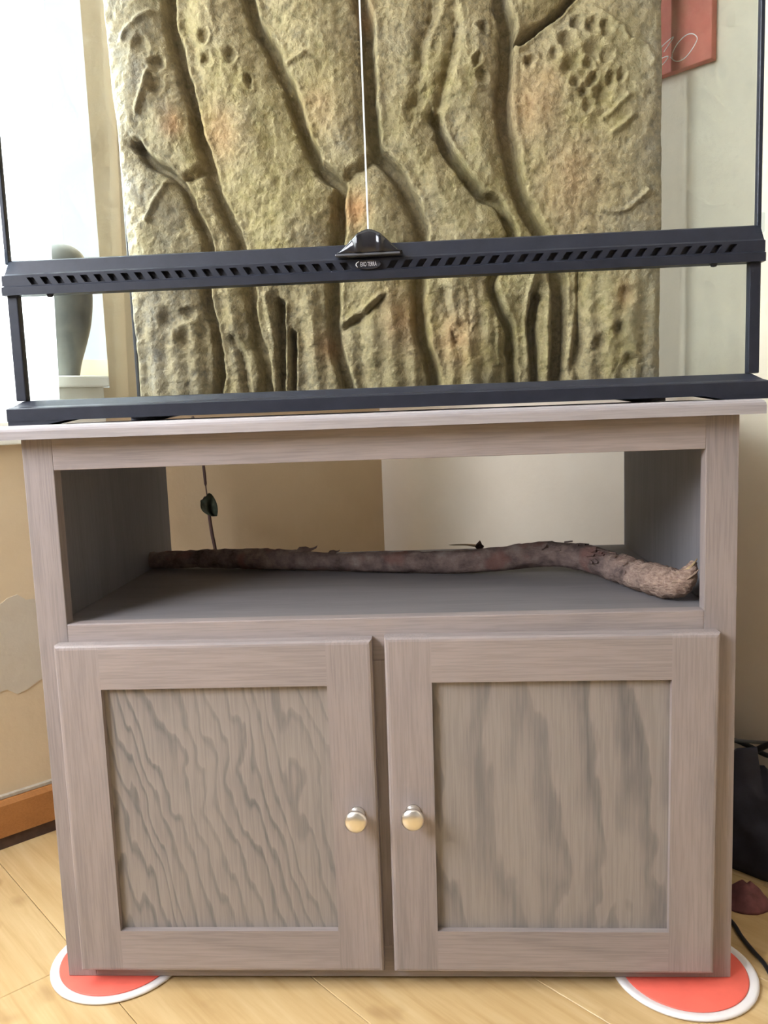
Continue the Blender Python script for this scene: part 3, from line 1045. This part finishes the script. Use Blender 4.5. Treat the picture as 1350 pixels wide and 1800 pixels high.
def bark_mat():
    t = NT('rough_bark')
    n = t.noise(t.coord(), 34, 5, 0.65)
    c = t.ramp(n, [(0.30, (0.065, 0.045, 0.040)), (0.45, (0.150, 0.110, 0.098)), (0.58, (0.225, 0.165, 0.145)), (0.72, (0.285, 0.245, 0.220))])
    red = t.ramp(t.noise(t.coord(loc=(3, 1, 2)), 22, 2, 0.5), [(0.56, 0.0), (0.66, 0.55)])
    c = t.mix(red, c, (0.215, 0.095, 0.075))
    # the outer end is stripped to pale fibrous wood
    sep = t.n('ShaderNodeSeparateXYZ')
    tc = t.n('ShaderNodeTexCoord')
    t.l(tc.outputs['Object'], sep.inputs[0])
    pale = t.ramp(t.math('ADD', sep.outputs['X'], t.math('MULTIPLY', t.math('SUBTRACT', n, 0.5), 0.10)), [(0.305, 0.0), (0.345, 0.75)])
    n2 = t.noise(t.coord((1, 1, 3)), 120, 3, 0.7)
    c = t.mix(pale, c, t.ramp(n2, [(0.35, (0.20, 0.125, 0.095)), (0.65, (0.42, 0.31, 0.23))]))
    t.base(c, 0.9, spec=0.15)
    t.bump(t.math('ADD', n2, n), 0.7, 0.004)
    return t.m


M['bark'] = bark_mat()
M['torn'] = plain('torn_pale_wood', (0.36, 0.27, 0.15), 0.85, var=0.35, scale=120, bump=0.8)
M['torn_dark'] = plain('torn_brown_wood', (0.24, 0.165, 0.115), 0.9, var=0.4, scale=120, bump=0.8)
br = thing('branch', 'long rough bark branch lying across the open shelf', 'branch', (0, 0, 0))
bm = bmesh.new()
add_tube(bm, path, rad, 26, True, bark)
obj('limb', bm, M['bark'], br, True)
# torn end: a fan of slivers that sweeps up beside the stub
for k, (dy, top, r0, mt) in enumerate(((-0.010, 0.0560, 0.0048, 'torn'), (-0.017, 0.044, 0.0040, 'torn_dark'))):
    bm = bmesh.new()
    sl = smooth_path([(0.352, 0.080 + dy, SHZ + 0.026 + 0.2 * (top - 0.05)), (0.366, 0.062 + dy, SHZ + 0.028 + 0.3 * (top - 0.05)), (0.380, 0.054 + dy, SHZ + 0.034 + 0.6 * (top - 0.05)), (0.389, 0.051 + dy, SHZ + 0.042 + 0.8 * (top - 0.05)), (0.3965, 0.052 + dy, SHZ + top)], 7)
    add_tube(bm, sl, [r0 * (1 - 0.88 * (i / (len(sl) - 1)) ** 1.6) for i in range(len(sl))], 7, True,
             lambda i, an, p, k=k: 1 + 0.45 * math.sin(2.0 * an + k) + 0.15 * math.sin(i * 1.7 + k))
    obj('splinter', bm, M[mt], br)
rngb = random.Random(5)
for k in range(26):
    i = rngb.randint(120, len(path) - 66)
    p, r = path[i], rad[i]
    an = rngb.uniform(0.1, math.pi * 0.95)
    t_ = (path[i + 1] - path[i - 1]).normalized()
    a_ = t_.cross(Vector((0, 0, 1))).normalized()
    b_ = a_.cross(t_)
    q = p + (r * 0.96) * (math.cos(an) * a_ + math.sin(an) * b_)
    nrm = (q - p).normalized()
    bm = bmesh.new()
    ln = rngb.uniform(0.006, 0.013)
    e = t_ * ln + nrm * rngb.uniform(0.001, 0.005)
    wv = nrm.cross(t_) * rngb.uniform(0.002, 0.0045)
    pts_ = [q - wv, q + wv, q + e + wv * 0.5, q + e - wv * 0.3]
    A = [bm.verts.new(x - nrm * 0.001) for x in pts_]
    B = [bm.verts.new(x + nrm * 0.0012) for x in pts_]
    for m in range(4):
        bm.faces.new((A[m], A[(m + 1) % 4], B[(m + 1) % 4], B[m]))
    bm.faces.new(A[::-1])
    bm.faces.new(B)
    obj('bark_flake', bm, M['bark'], br)
# chips of bark that stand up behind the middle of the limb
for (x, y, z, s_) in ((-0.140, 0.322, SHZ + 0.030, 1.0), (-0.092, 0.312, SHZ + 0.0285, 0.55)):
    bm = bmesh.new()
    outl = [(-0.013, -0.005), (-0.011, 0.003), (-0.006, 0.0085), (0.004, 0.0080), (0.010, 0.0050), (0.017, 0.0065), (0.024, 0.0105), (0.022, 0.0060), (0.013, 0.0010), (0.008, -0.005)]
    A = [bm.verts.new((x + a_ * s_, y - 0.002 + 0.004 * math.sin(a_ * 180), z + b_ * s_)) for a_, b_ in outl]
    B = [bm.verts.new((x + a_ * s_, y + 0.002 + 0.004 * math.sin(a_ * 180), z + b_ * s_)) for a_, b_ in outl]
    m_ = len(outl)
    for i in range(m_):
        bm.faces.new((A[i], A[(i + 1) % m_], B[(i + 1) % m_], B[i]))
    bm.faces.new(A[::-1])
    bm.faces.new(B)
    obj('bark_chip', bm, M['bark'], br)

# short twig with a dark knot behind the branch
tw = thing('twig', 'short pale twig with a dark knot behind the branch on the shelf', 'twig', (0, 0, 0))
bm = bmesh.new()
add_tube(bm, smooth_path([(0.098, 0.470, SHZ + 0.010), (0.130, 0.466, SHZ + 0.010), (0.150, 0.463, SHZ + 0.007)], 5), [0.0006 + 0.0026 * i / 10 for i in range(11)], 7)
obj('stem', bm, plain('pale_twig', (0.50, 0.38, 0.25), 0.8), tw, True)
bm = lathe([(0.0, 0.0), (0.005, 0.0015), (0.0080, 0.006), (0.0065, 0.011), (0.0035, 0.0140), (0.0, 0.0145)], 9)
for v in bm.verts:
    v.co *= 1 + 0.25 * math.sin(v.co.x * 900 + v.co.z * 500)
obj('knot', bm, plain('dark_knot', (0.035, 0.014, 0.014), 0.8), tw, loc=(0.152, 0.463, SHZ + 0.0001))

# ------------------------------------------------------------------ vine hanging on the left wall behind the cabinet
vn = thing('hanging_vine', 'thin brown vine with one curled leaf on the wall seen through the open shelf', 'vine', LW(0.382, 0.0, 0.25))
org = Vector(LW(0.382, 0.0, 0.25))
M['stem'] = plain('brown_stem', (0.050, 0.022, 0.017), 0.7)


def lw(s, w, z):
    return Vector(LW(s, w, z)) - org


bm = bmesh.new()
sp = smooth_path([lw(0.381, 0.002, 0.735), lw(0.381, 0.020, 0.705), lw(0.3825, 0.03, 0.6351), lw(0.3841, 0.03, 0.6034), lw(0.386, 0.03, 0.5806), lw(0.388, 0.03, 0.558), lw(0.3885, 0.03, 0.5346), lw(0.3922, 0.03, 0.4996), lw(0.3966, 0.03, 0.4701), lw(0.405, 0.02, 0.42), lw(0.41, 0.003, 0.37)], 5)
rr = []
for i in range(len(sp)):
    z = sp[i].z + 0.25
    rr.append(0.0030 if z > 0.60 else 0.0014 if z > 0.565 else 0.0036)
add_tube(bm, sp, rr, 7)
obj('stem', bm, M['stem'], vn, True)
bm = bmesh.new()
bm2 = bmesh.new()
# folded heart-shaped leaf
NL, NWd = 10, 8
grid = []
for i in range(NL + 1):
    u = i / NL
    row = []
    half = 0.0165 * (math.sin(math.pi * (0.12 + 0.88 * u) ** 0.75) ** 0.8 if u < 1 else 0) + 0.0005
    for j in range(-NWd, NWd + 1):
        v = j / NWd
        s_ = 0.3835 - 0.012 + 0.024 * u + half * v * 0.80
        z_ = 0.5735 - 0.036 * u + half * v * 0.75 + 0.004 * abs(v) * (1 - u)
        w_ = 0.036 + 0.010 * abs(v) ** 1.5 + 0.003 * math.sin(6 * u + 3 * v)
        row.append(bm.verts.new(lw(s_, w_, z_)))
    grid.append(row)
for i in range(NL):
    for j in range(2 * NWd):
        bm.faces.new((grid[i][j], grid[i + 1][j], grid[i + 1][j + 1], grid[i][j + 1]))
bmesh.ops.solidify(bm, geom=bm.faces[:], thickness=0.0012)
obj('leaf', bm, plain('dull_green_leaf', (0.060, 0.070, 0.045), 0.35, var=0.5, scale=90), vn, True)
bm = bmesh.new()
add_tube(bm, smooth_path([lw(0.388, 0.031, 0.566), lw(0.378, 0.036, 0.578), lw(0.372, 0.037, 0.572)], 5), 0.0009, 6)
obj('leaf_stalk', bm, M['stem'], vn, True)

# ------------------------------------------------------------------ curtain and vase at the window
cw = NT('white_sheer_cloth')
dif = cw.n('ShaderNodeBsdfDiffuse')
dif.inputs['Color'].default_value = (0.88, 0.88, 0.86, 1)
trl = cw.n('ShaderNodeBsdfTranslucent')
trl.inputs['Color'].default_value = (0.90, 0.90, 0.88, 1)
mxs = cw.n('ShaderNodeMixShader')
mxs.inputs[0].default_value = 0.55
cw.l(dif.outputs[0], mxs.inputs[1])
cw.l(trl.outputs[0], mxs.inputs[2])
cw.l(mxs.outputs[0], cw.out.inputs['Surface'])
bm = bmesh.new()
NS = 120
rows = []
for zi, z in enumerate((0.737, 1.1, 1.5, 1.9, 2.3)):
    row = []
    for i in range(NS + 1):
        s = -1.18 + (0.098 + 1.18) * i / NS
        fold = 0.012 * math.sin(s * 55) * (1.0 - 0.12 * zi) + 0.006 * math.sin(s * 23 + 1)
        if s > 0.05:
            fold *= 0.3
        row.append(bm.verts.new(LW(s + (0.010 if z > 1 and i == NS else 0), 0.062 + fold, z)))
    rows.append(row)
for A_, B_ in zip(rows, rows[1:]):
    for i in range(NS):
        bm.faces.new((A_[i], A_[i + 1], B_[i + 1], B_[i]))
cur = thing('curtain', 'white sheer curtain hanging over the window left of the glass tank', 'curtain', (0, 0, 0))
obj('cloth', bm, cw.m, cur, True)
bm = bmesh.new()
add_tube(bm, [Vector(LW(-1.3, 0.062, 2.31)), Vector(LW(0.3, 0.062, 2.31))], 0.009, 12)
obj('curtain_rod', bm, M['win_white'], cur, True)
for s_ in (-1.28, 0.28):
    obj('rod_bracket', box(s_ - 0.012, s_ + 0.012, 0.0, 0.064, 2.298, 2.322, 0.002, f=LW), M['win_white'], cur)

vase_pts = [(0.0, 0.0), (0.024, 0.0), (0.026, 0.004), (0.031, 0.026), (0.043, 0.062), (0.053, 0.098), (0.0585, 0.142), (0.0575, 0.182), (0.050, 0.214), (0.036, 0.230), (0.020, 0.236), (0.016, 0.2375), (0.014, 0.232), (0.0, 0.230)]
vp = [Vector((r, 0, h)) for r, h in vase_pts]
prof_v = [(max(0.0, p.x), p.z) for p in smooth_path(vp[:12], 4)] + [(0.014, 0.232), (0.0, 0.230)]
M['vase'] = plain('grey_stoneware', (0.075, 0.075, 0.068), 0.7, var=0.15, scale=25)
v_ = obj('vase', lathe(prof_v, 48), M['vase'], None, True, loc=LW(0.152, -0.045, 0.8151))
tag(v_, 'dark grey rounded vase on the window sill, seen through the left glass side', 'vase')

# ------------------------------------------------------------------ canvas on the right wall
cv = thing('wall_canvas', 'small coral red canvas with white handwriting on the right wall', 'canvas', RW(0.62, 0, 1.42))
co_ = Vector(RW(0.62, 0, 1.42))


def rw(t, w, z):
    return Vector(RW(t, w, z)) - co_


M['canvas'] = plain('coral_red_canvas', (0.50, 0.115, 0.085), 0.7, var=0.12, scale=14, bump=0.15)
M['chalk'] = plain('white_ink', (0.80, 0.76, 0.78), 0.7)
obj('canvas', box(0.42, 0.826, 0.0005, 0.0170, 1.260, 1.62, 0.002, f=lambda t, w, z: rw(t, w, z)), M['canvas'], cv)
strokes = [[(0.7597, 1.2813), (0.7604, 1.2882), (0.7676, 1.2985), (0.7771, 1.3051), (0.7866, 1.3078), (0.7959, 1.3051), (0.8021, 1.2975), (0.7999, 1.2907), (0.7915, 1.281), (0.7821, 1.2742), (0.7726, 1.2723), (0.7646, 1.2749), (0.7597, 1.2799), (0.7573, 1.2828)],
           [(0.7351, 1.2999), (0.7481, 1.3077), (0.7619, 1.3123), (0.7548, 1.3042), (0.745, 1.2946)],
           [(0.725, 1.283), (0.7343, 1.2844), (0.7434, 1.2865), (0.7532, 1.2855), (0.7467, 1.2784), (0.7368, 1.2736), (0.728, 1.271)]]
for st in strokes:
    bm = bmesh.new()
    add_tube(bm, smooth_path([rw(t, 0.0170, z) for t, z in st], 5), 0.00085, 6)
    obj('handwriting', bm, M['chalk'], cv, True)

# ------------------------------------------------------------------ clutter to the right of the cabinet
M['bagm'] = plain('dark_blue_cloth', (0.022, 0.022, 0.036), 0.75, var=0.5, scale=18, bump=0.3)
bm = bmesh.new()
NU, NVv = 44, 26
rows = []
for j in range(NVv + 1):
    v = j / NVv
    row = []
    for i in range(NU):
        a = 2 * math.pi * i / NU
        prof_r = (1.0 - 0.72 * v ** 2.2) * min(1.0, 0.90 + v) if v < 0.97 else 0.10
        nse = 1 + 0.30 * (float(fbm(np.array(2.2 * math.cos(a) + 5), np.array(2.2 * math.sin(a) + 4 * v), 3, 7)) - 0.5)
        ca, sa = math.cos(a), math.sin(a)
        t_ = 0.955 + 0.135 * prof_r * nse * ca
        w_ = 0.073 + 0.050 * prof_r * nse * sa
        z_ = 0.0005 + 0.140 * v * (1 - 0.25 * ca * v) * (1 + 0.12 * math.sin(3 * a))
        row.append(bm.verts.new(RW(t_, w_, z_)))
    rows.append(row)
for A_, B_ in zip(rows, rows[1:]):
    for i in range(NU):
        bm.faces.new((A_[i], A_[(i + 1) % NU], B_[(i + 1) % NU], B_[i]))
bm.faces.new(rows[0][::-1])
bm.faces.new(rows[-1])
tag(obj('bag', bm, M['bagm'], None, True), 'dark slouching cloth bag on the floor between the cabinet and the right wall', 'bag')

M['cable'] = plain('black_cable', (0.012, 0.012, 0.014), 0.45)
M['cable_grey'] = plain('grey_cable', (0.16, 0.16, 0.16), 0.5)


def cable(name, pts, r, mat, label):
    bm = bmesh.new()
    add_tube(bm, smooth_path(pts, 8), r, 8)
    return tag(obj(name, bm, mat, None, True), label, 'cable')


W0 = 0.030
cable('power_cable', [RW(0.70, 0.012, 0.150), RW(0.80, W0, 0.150), RW(0.872, W0, 0.172), RW(0.91, W0, 0.170), RW(0.95, W0, 0.163), RW(1.05, W0, 0.180), RW(1.25, W0, 0.24), RW(1.40, 0.012, 0.30)], 0.0042, M['cable'], 'black cable sagging on the right wall just above the dark bag')
cable('grey_cable', [RW(0.70, 0.02, 0.200), RW(0.80, 0.040, 0.188), RW(0.872, 0.040, 0.178), RW(0.925, 0.040, 0.184), RW(1.05, 0.040, 0.215), RW(1.40, 0.012, 0.28)], 0.0030, M['cable_grey'], 'thin grey cable crossing above the black cable on the right wall')
cable('looped_cable', [RW(0.70, 0.02, 0.10), RW(0.80, 0.055, 0.118), RW(0.874, 0.055, 0.150), RW(0.92, 0.055, 0.168), RW(0.98, 0.055, 0.200), RW(1.10, 0.040, 0.16), RW(1.30, 0.02, 0.12)], 0.0050, M['cable'], 'black cable lying against the top of the dark bag')
cable('floor_cable', [(0.46, 0.30, 0.0032), (0.462, 0.20, 0.0032), (0.4690, 0.145, 0.0032), (0.4745, 0.112, 0.0032), (0.4750, 0.085, 0.0032), (0.4790, 0.055, 0.0032), (0.4835, 0.030, 0.0032), (0.4840, -0.005, 0.0032), (0.4960, -0.03, 0.0032), (0.53, -0.02, 0.0032), (0.60, 0.06, 0.0032)], 0.0030, M['cable'], 'thin black cable on the floor beside the right red disc')

# crumpled red cloth by the bag
bm = bmesh.new()
rows = []
for j in range(9):
    v = j / 8
    row = []
    for i in range(22):
        a = 2 * math.pi * i / 22
        k = (1 - 0.8 * v ** 1.5) * (1 + 0.35 * (float(fbm(np.array(1.8 * math.cos(a) + 9), np.array(1.8 * math.sin(a) + 3 * v), 2, 5)) - 0.5))
        row.append(bm.verts.new((0.512 + 0.034 * k * math.cos(a), 0.170 + 0.030 * k * math.sin(a), 0.0004 + 0.030 * v * (1 + 0.10 * math.sin(3 * a + 1)))))
    rows.append(row)
for A_, B_ in zip(rows, rows[1:]):
    for i in range(22):
        bm.faces.new((A_[i], A_[(i + 1) % 22], B_[(i + 1) % 22], B_[i]))
bm.faces.new(rows[0][::-1])
bm.faces.new(rows[-1])
tag(obj('cloth_scrap', bm, plain('dusty_red_cloth', (0.16, 0.055, 0.055), 0.85, var=0.3, scale=60, bump=0.3), None, True), 'small dusty red cloth scrap on the floor in front of the dark bag', 'cloth')
